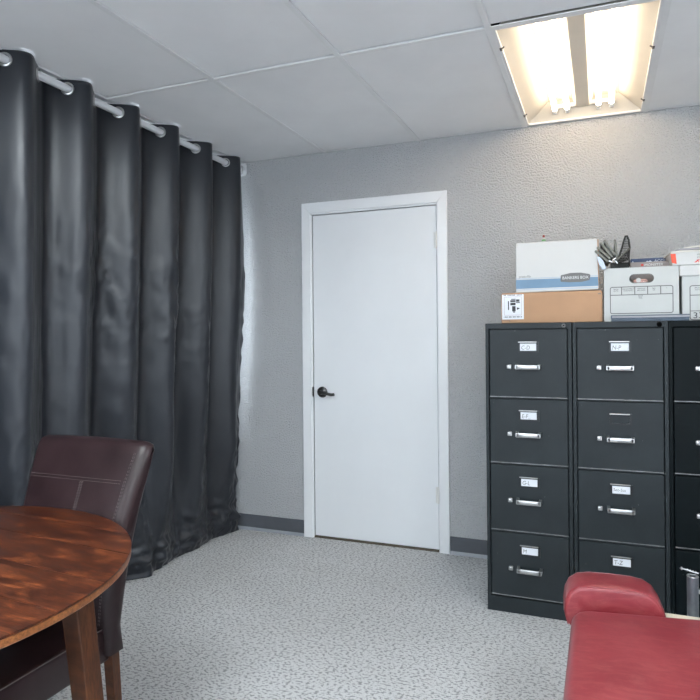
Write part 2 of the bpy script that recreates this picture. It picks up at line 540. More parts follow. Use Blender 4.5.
# ------------------------------------------------------------------ door, casing, skirting
door = MB().box(0.0800, 0.8765, 0.001, 0.040, 0.014, 2.033, 0.0015, 1).build('door_1', M['white_paint'])
tag(door, kind='structure')
h = MB().lathe([(0, 0), (0.032, 0), (0.035, 0.003), (0.033, 0.009), (0.016, 0.013), (0.0125, 0.02), (0.0125, 0.038), (0, 0.038)], 28,
               Matrix.Translation((0.1390, -0.002, 0.9205)) @ Matrix.Rotation(PI / 2, 4, 'X'))
h.build('rosette', M['dark_metal'], door, True)
lv = [(0.1390, -0.044, 0.9205), (0.1560, -0.047, 0.9215), (0.1740, -0.048, 0.9195), (0.1960, -0.048, 0.913), (0.2170, -0.047, 0.909), (0.2360, -0.045, 0.9115)]
hb = MB().tube(lv, 0.0095, 10)
hb.cyl((0.1390, -0.036, 0.9205), (0.1390, -0.053, 0.9205), 0.0135, n=18)
hb.build('lever_handle', M['dark_metal'], door, True)
MB().box(0.0672, 0.0775, -0.0060, 0.0, 0.890, 0.952, 0.001, 1).build('strike_plate', M['dark_metal'], door)
for z in (1.83, 0.335):
    hm = MB()
    for k in range(3):
        hm.cyl((0.8775, -0.010, z - 0.045 + k * 0.030), (0.8775, -0.010, z - 0.016 + k * 0.030), 0.0095, n=12)
    hm.cyl((0.8775, -0.010, z + 0.044), (0.8775, -0.010, z + 0.05), 0.005, n=10).cyl((0.8775, -0.010, z - 0.05), (0.8775, -0.010, z - 0.045), 0.005, n=10)
    hm.box(0.862, 0.8775, -0.004, 0.0015, z - 0.046, z + 0.046)
    hm.build('hinge', M['hinge'], door, True)
tr = MB()
CT = 0.016
tr.prism([(0.007, 0.0), (0.0690, 0.0), (0.0690, 2.047), (0.007, 2.1132)], 0, CT, 0.003, 1, XZ)
tr.prism([(0.9440, 0.0), (0.8850, 0.0), (0.8850, 2.047), (0.9440, 2.1132)], 0, CT, 0.003, 1, XZ)
tr.prism([(0.007, 2.1132), (0.0690, 2.047), (0.8850, 2.047), (0.9440, 2.1132)], 0, CT, 0.003, 1, XZ)
# jambs inside the opening with a stop behind the leaf
tr.box(0.0600, 0.0742, -0.006, 0.119, 0, 2.0475).box(0.8808, 0.8900, -0.006, 0.119, 0, 2.0475).box(0.0742, 0.8808, -0.006, 0.119, 2.0385, 2.0475)
tag(tr.build('trim_1', M['trim_paint']), kind='structure')
th = MB().box(0.0745, 0.8805, -0.004, 0.119, 0.0, 0.010, 0.002, 1).build('trim_2', M['threshold'])
tag(th, kind='structure')
cl_ = MB().box(DX0, DX1, 0.121, 0.14, 0, DZ).build('dark_backing', M['plenum'])  # unseen dark sheet added behind the door, standing in for shade
tag(cl_, kind='structure')
def skirting(name, x0, x1):
    b = MB().box(x0, x1, -0.006, 0, 0.018, 0.101, 0.001, 1)
    o = b.build(name, M['vinyl'])
    tag(o, kind='structure')
    MB().hull([(x0, -0.006, 0.018), (x1, -0.006, 0.018), (x1, -0.016, 0.004), (x0, -0.016, 0.004), (x0, -0.016, 0), (x1, -0.016, 0), (x0, 0, 0), (x1, 0, 0), (x0, 0, 0.018), (x1, 0, 0.018)],
              [(0, 1, 2, 3), (3, 2, 5, 4), (4, 5, 7, 6), (6, 7, 9, 8), (8, 9, 1, 0), (0, 3, 4, 6, 8), (1, 2, 5, 7, 9)]).build('cove_toe', M['vinyl_toe'], o)
skirting('baseboard_back', XL, 0.006)
skirting('baseboard_back.001', 0.9448, XR)

# ------------------------------------------------------------------ ceiling troffers
def troffer(name, x0, y0, x1, y1, tube, label, group):
    cx, cy = (x0 + x1) / 2, (y0 + y1) / 2
    t = thing(name, label, 'ceiling light', (cx, cy, HC), 0, group)
    hx, hy = (x1 - x0) / 2 - 0.009, (y1 - y0) / 2 - 0.009
    fr = MB()                                     # thin door frame round the opening
    fw = 0.015
    for (a, b, c, d) in ((-hx, -hx + fw, -hy, hy), (hx - fw, hx, -hy, hy), (-hx + fw, hx - fw, -hy, -hy + fw), (-hx + fw, hx - fw, hy - fw, hy)):
        fr.box(a, b, c, d, -0.002, 0.010, 0.0015, 1)
    fr.build('frame', M['tee'], t)
    ix, iy = hx - fw, hy - fw
    D = 0.105                                     # reflector trough
    tx, ty = ix - 0.105, iy - 0.022
    rf = MB()
    P = [(-ix, -iy, 0.008), (ix, -iy, 0.008), (ix, iy, 0.008), (-ix, iy, 0.008), (-tx, -ty, D), (tx, -ty, D), (tx, ty, D), (-tx, ty, D)]
    b = bmesh.new()
    vs = [b.verts.new(p) for p in P]
    for f in ((0, 1, 5, 4), (2, 3, 7, 6), (1, 2, 6, 5), (3, 0, 4, 7), (4, 5, 6, 7)):
        b.faces.new([vs[i] for i in f])
    bmesh.ops.recalc_face_normals(b, faces=b.faces[:])
    bmesh.ops.reverse_faces(b, faces=b.faces[:])
    rf._add(b)
    rfo = rf.build('reflector', M['reflector'], t)
    sol = rfo.modifiers.new('thickness', 'SOLIDIFY'); sol.thickness = 0.0015; sol.offset = -1
    ch = MB()
    ch.hull([(-0.052, -ty + 0.004, D - 0.002), (0.052, -ty + 0.004, D - 0.002), (0.052, ty - 0.004, D - 0.002), (-0.052, ty - 0.004, D - 0.002),
             (-0.034, -ty + 0.012, 0.052), (0.034, -ty + 0.012, 0.052), (0.034, ty - 0.012, 0.052), (-0.034, ty - 0.012, 0.052)],
            [(0, 1, 2, 3), (4, 5, 6, 7), (0, 1, 5, 4), (1, 2, 6, 5), (2, 3, 7, 6), (3, 0, 4, 7)], 0.003, 1)
    ch.build('ballast_cover', M['channel'], t)
    first = None
    for x in (-0.140, -0.078, 0.078, 0.140):
        if first is None:
            prof = [(0, -ty + 0.012), (0.006, -ty + 0.012), (0.0125, -ty + 0.02), (0.013, -ty + 0.03), (0.013, ty - 0.03), (0.0125, ty - 0.02), (0.006, ty - 0.012), (0, ty - 0.012)]
            first = MB().lathe(prof, 14, Matrix.Rotation(-PI / 2, 4, 'X')).build('tube', tube, t, True)
            o = first
        else:
            o = link('tube', first.data, None, t)
        o.location = (x, 0, 0.050)
        for sgn in (-1, 1):
            e = MB().box(x - 0.011, x + 0.011, sgn * (ty - 0.002) - 0.008, sgn * (ty - 0.002) + 0.008, 0.032, D, 0.004, 2)
            e.cyl((x, sgn * (ty - 0.008), 0.050), (x, sgn * (ty - 0.034), 0.050), 0.0160, n=14)
            e.build('lamp_holder', M['tee'], t, True)
    for sgn in (-1, 1):
        MB().box(-0.155, 0.155, sgn * (ty - 0.004) - 0.004, sgn * (ty - 0.004) + 0.004, 0.060, 0.082, 0.002, 1).build('socket_bridge', M['tee'], t)
    for x, y in ((-ix - 0.004, 0.42), (-ix - 0.004, -0.42), (ix + 0.004, 0.42), (ix + 0.004, -0.2)):
        k = MB().box(x - 0.005, x + 0.005, y - 0.010, y + 0.010, -0.006, 0.002, 0.001, 1)
        k.cyl((x, y, -0.004), (x + (0.012 if x < 0 else -0.012), y, 0.006), 0.003, n=8)
        k.build('latch', M['dark_metal'], t)
    return t
for (i, j), (tone, lab) in LAMPS.items():
    troffer('ceiling_light', gxs[i], gys[j + 1], gxs[i + 1], gys[j], M['tube'] if tone == 'warm' else M['fill_tube'], lab, 'recessed ceiling troffers')

# ------------------------------------------------------------------ curtain and rod
RX, RZ = -0.425, 2.376
PER = 0.3177
Y0 = -0.2083
def sm(a, b, x):
    t = max(0.0, min(1.0, (x - a) / (b - a)))
    return t * t * (3 - 2 * t)
def curtain_x(y, z):
    top = sm(0.0, 2.2, z)
    low = sm(0.0, 0.60, z)
    drop = 1 - sm(0.0, 2.3, z)
    drift = 0.7 * drop * noise.noise(Vector((y * 1.3, z * 0.5, 4.0)))
    th = 2 * PI * (y - Y0) / PER + drift
    amp = 0.060 + 0.020 * drop * noise.noise(Vector((y * 1.9, 3.3, 0)))
    amp *= 0.22 + 0.78 * low
    mid = math.exp(-((z - 1.1) / 0.9) ** 2)
    base = RX - drop * (0.085 - 0.035 * sm(-1.0, -1.6, y) - 0.03 * sm(-0.25, 0.0, y))
    # folds with a flatter face and a sharper return on the far side
    x = base + amp * (math.sin(th) + 0.20 * math.sin(2 * th))
    x += 0.020 * drop * math.sin(th * 0.5 + 1.1 + 1.5 * z) * low
    x += 0.016 * (1 - top) * noise.noise(Vector((y * 5.0, z * 2.3, 1.7)))
    # small wrinkles running down the folds and pressed ripples along some of them
    rip = max(0.0, noise.noise(Vector((y * 3.0, z * 0.9, 11.0)))) * sm(2.1, 1.3, z)
    x += 0.042 * rip * noise.noise(Vector((y * 22, z * 10 + y * 9, 7.0)))
    x += 0.018 * rip * noise.noise(Vector((y * 40, z * 26 - y * 14, 3.0)))
    x += 0.0022 * noise.noise(Vector((y * 60, z * 8, 5.0))) * sm(2.3, 1.6, z)
    # the fold that stands out at the hem, tucked in behind
    e = sm(0.75, 0.0, z)
    x += e * 0.055 * math.exp(-((y + 0.905) / 0.045) ** 2)
    x -= e * 0.050 * math.exp(-((y + 1.02) / 0.06) ** 2)
    # crumpled band where the hem meets the carpet
    cr = sm(0.30, 0.06, z) * (0.35 + 0.65 * sm(0.0, 0.06, z))
    x += cr * 0.030 * noise.noise(Vector((y * 8, z * 16 + y * 6, 2.0)))
    x += cr * 0.024 * noise.noise(Vector((y * 20, z * 26, 9.0)))
    x += 0.030 * math.exp(-((z - 0.07) / 0.06) ** 2) * sm(-0.9, -0.7, y) * sm(0.0, -0.15, y)
    # packing creases
    for zc in (1.14, 1.33):
        x += 0.0016 * math.exp(-((z - zc - 0.012 * math.sin(3 * y)) / 0.009) ** 2)
    # the side hem bellies out at mid height
    ed = sm(-0.16, -0.02, y)
    x += ed * (0.062 * mid + 0.014 * sm(1.0, 1.6, z))
    x += ed * 0.012 * noise.noise(Vector((y * 10, z * 14, 8.0))) * sm(2.2, 1.5, z)
    return max(x, XL + 0.012)
YA, YB, ZT = -3.02, -0.032, 2.412
NY, NZ = 640, 210
cv, cf = [], []
for iz in range(NZ + 1):
    t = iz / NZ
    z = t ** 1.25
    for iy in range(NY + 1):
        y = YA + (YB - YA) * iy / NY
        yy = y
        if iy > NY * 0.92:                        # irregular side hem
            yy += 0.020 * noise.noise(Vector((z * 2.2, 0.3, 5.0))) * (iy / NY - 0.92) / 0.08 - 0.012 * (iy / NY - 0.92) / 0.08
        zz = z * (2.413 - 0.0052 * y)
        cv.append((curtain_x(y, zz), min(yy, -0.004), 0.003 + zz))
for iz in range(NZ):
    for iy in range(NY):
        a = iz * (NY + 1) + iy
        cf.append((a, a + 1, a + NY + 2, a + NY + 1))
me = bpy.data.meshes.new('curtain')
me.from_pydata(cv, [], cf)
me.shade_smooth()
cur = link('curtain', me, M['satin'])
tag(cur, 'charcoal satin grommet curtain hanging in folds along the left side down to the carpet', 'curtain')
so = cur.modifiers.new('cloth_thickness', 'SOLIDIFY'); so.thickness = 0.0016; so.offset = 0
gm = MB().lathe([(0.0195, -0.004), (0.0230, -0.0065), (0.0275, -0.005), (0.0300, 0.0), (0.0275, 0.005), (0.0230, 0.0065), (0.0195, 0.004), (0.0195, -0.004)], 24).build('grommet', M['nickel'], cur, True)
first = True
k = -9
while True:
    for half in (0, 1):
        y = Y0 + PER * k + half * PER / 2
        if YA + 0.05 < y < -0.03:
            o = gm if first else link('grommet', gm.data, None, cur)
            first = False
            # the eyelet lies in the cloth where the cloth crosses the rod
            yy = min((y + q * 0.002 for q in range(-25, 26)), key=lambda q: abs(curtain_x(q, RZ) - RX))
            d = (curtain_x(yy + 0.003, RZ) - curtain_x(yy - 0.003, RZ)) / 0.006
            nrm = Vector((1, -d, 0)).normalized()
            o.location = (RX, yy, RZ - 0.002 - 0.0075 * (yy + 0.2))
            o.rotation_euler = nrm.to_track_quat('Z', 'Y').to_euler()
    k += 1
    if k > 2: break
rod = thing('curtain_rod', 'satin silver curtain rod threaded through the dark curtain grommets', 'curtain rod', (RX, 0, RZ))
MB().cyl((0, -3.6, 0.0235), (0, -0.012, -0.0035), 0.0172, n=20).build('rod', M['rod'], rod, True)
br = MB().prism(rounded(-0.034, 0.034, -0.042, 0.040, 0.014), 0, 0.016, 0.003, 2, XZ)
br.cyl((0, -0.012, 0), (0, -0.035, 0), 0.024, 0.021, 20)
br.build('end_bracket', M['bracket'], rod, True)
MB().box(-0.235, 0.012, -3.10, -3.07, -0.012, 0.012, 0.003, 1).build('wall_bracket', M['nickel'], rod)

# ------------------------------------------------------------------ filing cabinets
CW, CH, CD = 0.3785, 1.325, 0.655
DT = [1.2960, 0.9790, 0.6765, 0.3660]          # drawer tops
DB = [0.9895, 0.6880, 0.3785, 0.0800]          # drawer bottoms
def cabinet(name, label, x, y, skin, cards, lock):
    t = thing(name, label, 'filing cabinet', (x, y, 0), 0, 'four-drawer filing cabinets')
    b = MB()
    b.box(0.0, 0.0150, 0.0, CD, 0.0, CH, 0.0015, 1)                    # sides
    b.box(CW - 0.0165, CW - 0.0005, 0.0, CD, 0.0, CH, 0.0015, 1)
    b.box(0.010, CW - 0.010, 0.0005, CD, CH - 0.026, CH, 0.0015, 1)    # top
    b.box(0.010, CW - 0.010, 0.0005, 0.02, 0.0, 0.0685, 0.0015, 1)      # plinth
    b.box(0.010, CW - 0.010, 0.030, CD, 0.01, CH - 0.01)               # inside
    for k in range(3):
        b.box(0.012, CW - 0.012, 0.004, 0.04, DT[k + 1] + 0.003, DB[k] - 0.002)   # rails
    b.build('body', skin, t)
    x0, x1 = 0.0185, CW - 0.0200
    for k in range(4):
        d = MB().box(x0, x1, 0.0008, 0.026, DB[k], DT[k], 0.0025, 2).build('drawer', skin, t)
        MB().box(x0 + 0.001, x1 - 0.001, -0.0006, 0.004, DB[k] - 0.0032, DB[k] + 0.0010, 0.0006, 1).build('lower_edge', M['worn_highlight_edge'], d)  # worn lip, made lighter to paint in its bright highlight line
        zt = DT[k]
        # label holder
        hx0, hx1 = 0.1490, 0.2370
        hz0, hz1 = (zt - 0.104, zt - 0.056) if k == 0 else (zt - 0.098, zt - 0.050)
        outer = [(hx0, hz0), (hx1, hz0), (hx1, hz1), (hx0, hz1)]
        inner = [(hx0 + 0.007, hz0 + 0.007), (hx1 - 0.010, hz0 + 0.007), (hx1 - 0.010, hz1 - 0.008), (hx0 + 0.007, hz1 - 0.008)]
        shape('label_holder', outer, [inner[::-1]], 0.006, M['holder'], d, Matrix.Translation((0, -0.0050, 0)))
        MB().box(hx0 - 0.001, hx1 - 0.008, -0.0068, -0.001, hz1 - 0.0040, hz1 + 0.0005, 0.001, 1).build('holder_lip', M['nickel'], d)
        if cards[k] is not None:
            MB().box(hx0 + 0.0065, hx1 - 0.0095, -0.0012, 0.0004, hz0 + 0.006, hz1 - 0.007).build('label_card', M['card'], d)
            if cards[k]:
                sz = 0.026 if len(cards[k]) < 6 else 0.0185
                text('handwriting', cards[k], sz, M['grey_ink'], d, (hx0 + 0.011, -0.0014, hz0 + (0.0125 if sz > 0.02 else 0.017)), None, 'LEFT', 0.12, 0.85)
        # thumb latch and pull
        zc = zt - (0.170 if k == 0 else 0.159)
        MB().box(0.0975, 0.1115, -0.013, 0.001, zc - 0.009, zc + 0.009, 0.003, 2).box(0.1015, 0.1175, -0.009, 0.001, zc - 0.010, zc + 0.010, 0.002, 1).build('thumb_latch', M['nickel'], d, True)
        hd = MB()
        a0, a1 = 0.1370, 0.2440
        hd.box(a0, a1, -0.036, -0.026, zc - 0.011, zc + 0.010, 0.004, 2)
        for s_, xx in ((1, a0), (-1, a1)):
            hd.bar([(xx, -0.036, zc - 0.008), (xx + s_ * 0.012, -0.036, zc - 0.008), (xx + s_ * 0.012, -0.036, zc + 0.009), (xx, -0.036, zc + 0.009)],
                   [(xx - s_ * 0.002, 0.0005, zc - 0.003), (xx + s_ * 0.010, 0.0005, zc - 0.003), (xx + s_ * 0.010, 0.0005, zc + 0.012), (xx - s_ * 0.002, 0.0005, zc + 0.012)])
        hd.build('handle', M['nickel'], d, True)
    lx, lz = CW - 0.034, CH - 0.0145
    if lock:
        MB().lathe([(0, 0.004), (0.004, 0.004), (0.0045, 0.008), (0.008, 0.008), (0.0095, 0.0)], 18,
                   Matrix.Translation((lx, 0.0, lz)) @ XZ).build('lock', M['dark_metal'], t, True)
        MB().cyl((lx, -0.0045, lz), (lx, -0.0030, lz), 0.0038, n=10).build('keyhole', M['black'], t)
    else:
        MB().cyl((lx, -0.0008, lz), (lx, 0.004, lz), 0.0105, n=20).build('lock_hole', M['black'], t)
    return t
cabinet('filing_cabinet', 'charcoal steel four-drawer filing cabinet at the left end, under the brown cardboard box', 1.2710, -0.674, M['steel'], ['C-D', 'E-F_', 'G-L', 'M'], True)
cabinet('filing_cabinet', 'charcoal steel filing cabinet in the middle of the row, second drawer without a card', 1.6525, -0.680, M['steel'], ['N-P', None, 'Seo-Sus', 'T-Z'], False)
cabinet('filing_cabinet', 'blacker steel filing cabinet at the right end of the row beside the grey post', 2.0320, -0.672, M['steel_black'], ['', '', '', ''], True)

# ------------------------------------------------------------------ boxes on top of the cabinets
ZT_ = CH + 0.0005
YF = -0.60
# brown carton with shipping label
bx = thing('cardboard_box', 'flat brown cardboard carton with a white barcode label on the left cabinet', 'box', (1.334, YF, ZT_))
w, d, hgt = 0.442, 0.40, 0.1385
MB().box(0, w, 0, d, 0, hgt, 0.003, 1).build('carton', M['kraft'], bx)
MB().box(0.004, w - 0.004, 0.002, d / 2 - 0.001, hgt - 0.001, hgt + 0.003).build('flap', M['kraft'], bx)
MB().box(0.004, w - 0.004, d / 2 + 0.001, d - 0.002, hgt - 0.001, hgt + 0.003).build('flap', M['kraft'], bx)
lb = MB().box(0.004, 0.103, -0.0008, 0.0004, 0.018, 0.1345).build('shipping_label', M['card'], bx)
ml = MB()
for (u0, u1, v0, v1) in ((0.046, 0.066, 0.110, 0.114), (0.042, 0.066, 0.099, 0.108), (0.068, 0.084, 0.100, 0.111), (0.042, 0.066, 0.084, 0.096), (0.068, 0.086, 0.094, 0.098),
                         (0.050, 0.066, 0.056, 0.080), (0.031, 0.036, 0.062, 0.104), (0.054, 0.064, 0.050, 0.055)):
    ml.box(u0, u1, -0.0011, -0.0007, v0, v1)
for kx in range(14):
    ml.box(0.012 + kx * 0.006, 0.016 + kx * 0.006 - (0.002 if kx % 3 == 0 else 0), -0.0011, -0.0007, 0.027, 0.032)
    if kx not in (2, 9): ml.box(0.012 + kx * 0.006, 0.0155 + kx * 0.006, -0.0011, -0.0007, 0.129, 0.1335)
ml.prism([(0.072, 0.074), (0.086, 0.069), (0.072, 0.062)], 0.0007, 0.0011, 0, 1, XZ)
ml.build('label_print', M['ink'], lb)
lr = MB()
for (u0, u1, v0, v1) in ((0.014, 0.093, 0.0375, 0.0385), (0.014, 0.093, 0.1225, 0.1235), (0.014, 0.015, 0.0375, 0.1235), (0.092, 0.093, 0.0375, 0.1235)):
    lr.box(u0, u1, -0.0010, -0.0007, v0, v1)
lr.build('label_border', M['piping'], lb)
cm = MB()
for (u0, u1, v0, v1) in ((0.006, 0.040, 0.0135, 0.0155), (0.038, 0.040, 0.004, 0.0155), (0.424, 0.437, 0.124, 0.128)):
    cm.box(u0, u1, -0.0006, 0.0004, v0, v1)
cm.build('carton_print', M['grey_ink'], bx)
# white storage box with blue band
fb = thing('storage_box', 'white storage box with a faded blue band lying on the brown carton', 'box', (1.4015, YF + 0.006, ZT_ + 0.1420))
w, hgt, d = 0.360, 0.2295, 0.30
MB().hull([(0, 0, 0), (w, 0, 0.004), (w, d, 0.004), (0, d, 0), (0.001, 0, hgt + 0.002), (w - 0.004, 0, hgt), (w - 0.004, d, hgt), (0.001, d, hgt + 0.002)],
          [(0, 1, 2, 3), (4, 5, 6, 7), (0, 1, 5, 4), (1, 2, 6, 5), (2, 3, 7, 6), (3, 0, 4, 7)], 0.002, 1).build('carton', M['white_board'], fb)
MB().box(w - 0.0035, w + 0.0005, 0.001, d, 0.006, hgt - 0.002).build('side_flap', M['kraft'], fb)
MB().hull([(0.001, -0.0006, 0.018), (w - 0.001, -0.0006, 0.020), (w - 0.001, 0.0005, 0.020), (0.001, 0.0005, 0.018), (0.001, -0.0006, 0.060), (w - 0.002, -0.0006, 0.060), (w - 0.002, 0.0005, 0.060), (0.001, 0.0005, 0.060)],
          [(0, 1, 2, 3), (4, 5, 6, 7), (0, 1, 5, 4), (1, 2, 6, 5), (2, 3, 7, 6), (3, 0, 4, 7)]).build('blue_band', M['blue_band'], fb)
MB().box(0.001, w - 0.002, -0.0005, 0.0005, 0.0635, 0.0665).box(0.001, w - 0.001, -0.0005, 0.0005, 0.0115, 0.0145).build('band_line', M['pale_line'], fb)
pl = MB().prism([(0.198, 0.050), (0.200, 0.044), (0.235, 0.040), (0.290, 0.040), (0.322, 0.047), (0.326, 0.068), (0.322, 0.074), (0.285, 0.082), (0.240, 0.082), (0.200, 0.073)], 0.0004, 0.0014, 0, 1, XZ)
lg = pl.build('logo_plate', M['grey_ink'], fb)
text('logo_text', 'BANKERS BOX', 0.0185, M['white_ink'], lg, (0.262, -0.0016, 0.0545), None, 'CENTER', 0, 0.92)
text('small_print', 'presto/file', 0.016, M['grey_ink'], fb, (0.014, -0.0005, 0.069), None, 'LEFT', 0.2, 0.8)
# small bottle on top
bt = thing('bottle', 'tiny bottle with dark cap and green label on top of the white storage box', 'bottle', (1.527, YF + 0.018, ZT_ + 0.1420 + 0.2305))
MB().lathe([(0, 0), (0.0075, 0), (0.0085, 0.002), (0.0085, 0.016), (0.004, 0.020), (0.004, 0.023), (0, 0.023)], 16).build('flask', M['white_board'], bt, True)
MB().lathe([(0.0087, 0.005), (0.0089, 0.005), (0.0089, 0.012), (0.0087, 0.012)], 16).build('label_wrap', M['green'], bt, True)
MB().lathe([(0, 0.022), (0.0052, 0.022), (0.0052, 0.031), (0.004, 0.033), (0, 0.033)], 14).build('cap', M['red_cap'], bt, True)

# archive boxes with a printed form on the end
def printed_form(parent, x0, x1, z0, z1, zrow, cols, y):
    t = 0.0036
    p = MB()
    ring = rounded(x0, x1, z0, z1, 0.008)
    for a, b in zip(ring, ring[1:] + ring[:1]):
        dv = Vector((b[0] - a[0], b[1] - a[1]))
        if dv.length < 1e-6: continue
        nn = Vector((-dv.y, dv.x)).normalized() * t / 2
        p.prism([(a[0] + nn.x, a[1] + nn.y), (b[0] + nn.x, b[1] + nn.y), (b[0] - nn.x, b[1] - nn.y), (a[0] - nn.x, a[1] - nn.y)], y, y + 0.0005, 0, 1, XZ)
    p.box(x0, x1, -y - 0.0005, -y, zrow - t / 2, zrow + t / 2)
    for c_ in cols:
        p.box(c_ - t / 2, c_ + t / 2, -y - 0.0005, -y, zrow, z1)
    return p.build('form_print', M['grey_ink'], parent)

ab = thing('archive_box', 'open white archive box with a handle hole, holding wire sorters, middle cabinet', 'box', (1.783, YF, ZT_))
w, hgt, d = 0.298, 0.236, 0.385
hole = rounded(0.106, 0.198, 0.170, 0.204, 0.0165, 6)
shape('front_panel', [(0, 0), (w, 0), (w - 0.001, hgt), (0.001, hgt)], [hole[::-1]], 0.004, M['corrugated_board'], ab)
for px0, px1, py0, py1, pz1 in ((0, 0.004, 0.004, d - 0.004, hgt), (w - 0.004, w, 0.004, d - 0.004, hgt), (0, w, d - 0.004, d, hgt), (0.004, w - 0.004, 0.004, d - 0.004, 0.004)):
    MB().box(px0, px1, py0, py1, 0, pz1).build('bottom_panel' if pz1 < 0.01 else 'side_panel', M['corrugated_board'], ab)
hr = MB()
for a, b in zip(hole, hole[1:] + hole[:1]):
    dv = Vector((b[0] - a[0], b[1] - a[1]))
    if dv.length < 1e-6: continue
    nn = Vector((dv.y, -dv.x)).normalized() * 0.003
    hr.prism([a, b, (b[0] + nn.x, b[1] + nn.y), (a[0] + nn.x, a[1] + nn.y)], 0, 0.0006, 0, 1, XZ)
hr.build('handle_hole_rim', M['grey_ink'], ab)
printed_form(ab, 0.026, 0.274, 0.036, 0.152, 0.117, (0.072, 0.125, 0.176, 0.227), 0.0)
for tx_, s_ in ((0.049, 'FROM\nDATE'), (0.099, 'DEPARTMENT\nCONTENTS'), (0.151, 'DESTROY\nRECORDS'), (0.201, 'NO.\nOF'), (0.250, 'I')):
    text('small_print', s_, 0.0075, M['ink'], ab, (tx_, -0.0006, 0.140), None, 'CENTER')
text('small_print', 'BOX\nNO.', 0.0085, M['ink'], ab, (0.148, -0.0006, 0.108), None, 'CENTER')
AB = Vector((1.783, YF, ZT_))

# wire desk sorter sticking out of the box
ws = thing('wire_sorter', 'dark wire mesh step sorter fanned out of the open archive box', 'desk sorter', (1.823, YF - 0.004, ZT_ + 0.0045))
# five leaning dividers in a fan
def divider(x0, z0, x1, z1, dy, y0=0.0, th=0.0155):
    """upright mesh divider seen on edge: rounded bar frame with a mesh panel behind it"""
    a, b = Vector((x0, 0, z0)), Vector((x1, 0, z1))
    dr = (b - a).normalized()
    nn = Vector((-dr.z, 0, dr.x)) * th / 2
    fr = MB()
    pts = []
    for q in range(7):
        t = math.radians(-90 + 180 * q / 6)
        pts.append(b + nn * math.sin(t) + dr * (th / 2) * math.cos(t))
    prof = [(p.x, p.z) for p in ([a + nn * -1] + pts + [a + nn])]
    fr.prism([(x, z) for x, z in prof], -y0 - 0.010, -y0, 0.003, 2, XZ)
    o = fr.build('divider', M['mesh_metal'], ws, True)
    wr_ = MB()
    # rim running back along the divider, and its grid
    wr_.cyl(b + Vector((0, y0 + 0.006, 0)), b + Vector((0, y0 + dy, -0.03)), 0.0030, n=8)
    wr_.cyl(a + Vector((0, y0 + 0.006, 0)), a + Vector((0, y0 + dy, 0)), 0.0030, n=8)
    wr_.cyl(b + Vector((0, y0 + dy, -0.03)), a + Vector((0, y0 + dy, 0)), 0.0030, n=8)
    for q in range(1, 9):
        p = a.lerp(b, q / 9)
        wr_.cyl(p + Vector((0, y0 + 0.008, 0)), p + Vector((0, y0 + dy, -0.03 * q / 9)), 0.0012, n=4)
    for q in range(1, 6):
        wr_.cyl(a + Vector((0, y0 + 0.008 + dy * q / 6, 0)), b + Vector((0, y0 + 0.008 + (dy - 0.008) * q / 6, -0.03 * q / 6)), 0.0012, n=4)
    wr_.build('wire_grid', M['wire_dark'], o)  # wire darker than the bars, painting in the shade of the gaps between them
    return o
for k_, (a, b) in enumerate((((-0.0714, 0.3106), (-0.0267, 0.2672)), ((-0.0631, 0.3273), (-0.0186, 0.2796)), ((-0.050, 0.3459), (-0.0102, 0.2898)), ((-0.0355, 0.3557), (0.0032, 0.2977)))):
    divider(b[0] + (b[0] - a[0]) * 0.12, b[1] + (b[1] - a[1]) * 0.12, a[0], a[1], 0.17, 0.004 * k_, 0.0112)
divider(0.0158, 0.2700, 0.0067, 0.3569, 0.17, 0.020, 0.0105)
divider(0.0130, 0.2670, 0.0651, 0.3156, 0.17, 0.0, 0.0062)
# broad loop-ended mesh panel on the right
lp = MB()
loop = [(0.012, 0.2450), (0.0268, 0.2964), (0.0344, 0.3168), (0.045, 0.3577), (0.051, 0.3748), (0.0568, 0.3754), (0.0639, 0.3564), (0.0672, 0.3244), (0.0645, 0.2414)]
lp.tube([(x, 0.03, z) for x, z in loop], 0.0042, 8)
lpo = lp.build('loop_panel', M['wire_dark'], ws, True)
lw = MB()
for q in range(9):
    x = 0.022 + q * 0.0048
    lw.cyl((x, 0.03, 0.242), (x, 0.03, min(0.366, 0.262 + (x - 0.014) * 3.0)), 0.0010, n=4)
for q in range(11):
    z = 0.246 + q * 0.0105
    lw.cyl((0.012 + (z - 0.245) * 0.29, 0.03, z), (0.0655, 0.03, z), 0.0010, n=4)
lw.build('wire_grid', M['wire_dark'], lpo)
MB().box(-0.030, 0.066, 0.06, 0.25, 0.0, 0.006, 0.002, 1).box(-0.012, 0.066, 0.066, 0.076, 0.004, 0.262, 0.002, 1).build('base_tray', M['wire_dark'], ws)
cb_ = MB()
for x, z, r in ((-0.012, 0.262, 0.4), (0.004, 0.272, -0.5), (0.012, 0.258, 0.9)):
    cb_.box(-0.008, 0.008, -0.004, 0.006, -0.0028, 0.0028, 0.001, 1, Matrix.Translation((x, -0.006, z)) @ Matrix.Rotation(r, 4, 'Y'))
cb_.build('wire_clip', M['nickel'], ws)
# pale folder hanging over the left rim of the box
_p = [(-0.0653, 0.2862), (-0.0582, 0.2524), (-0.0436, 0.2263), (-0.0274, 0.2303), (-0.0400, 0.2660), (-0.0540, 0.2830)]
pf = MB().hull([(x, 0.0, z) for x, z in _p] + [(x, 0.008, z) for x, z in _p],
               [(0, 1, 2, 3, 4, 5), (6, 7, 8, 9, 10, 11)] + [(q, (q + 1) % 6, 6 + (q + 1) % 6, 6 + q) for q in range(6)], 0.0015, 1).build('plastic_sleeve', M['pale_plastic'])
pf.location = (1.8210, YF - 0.022, ZT_ + 0.0045)
tag(pf, 'pale blue plastic sleeve leaning under the fanned wire dividers at the box corner', 'sleeve')

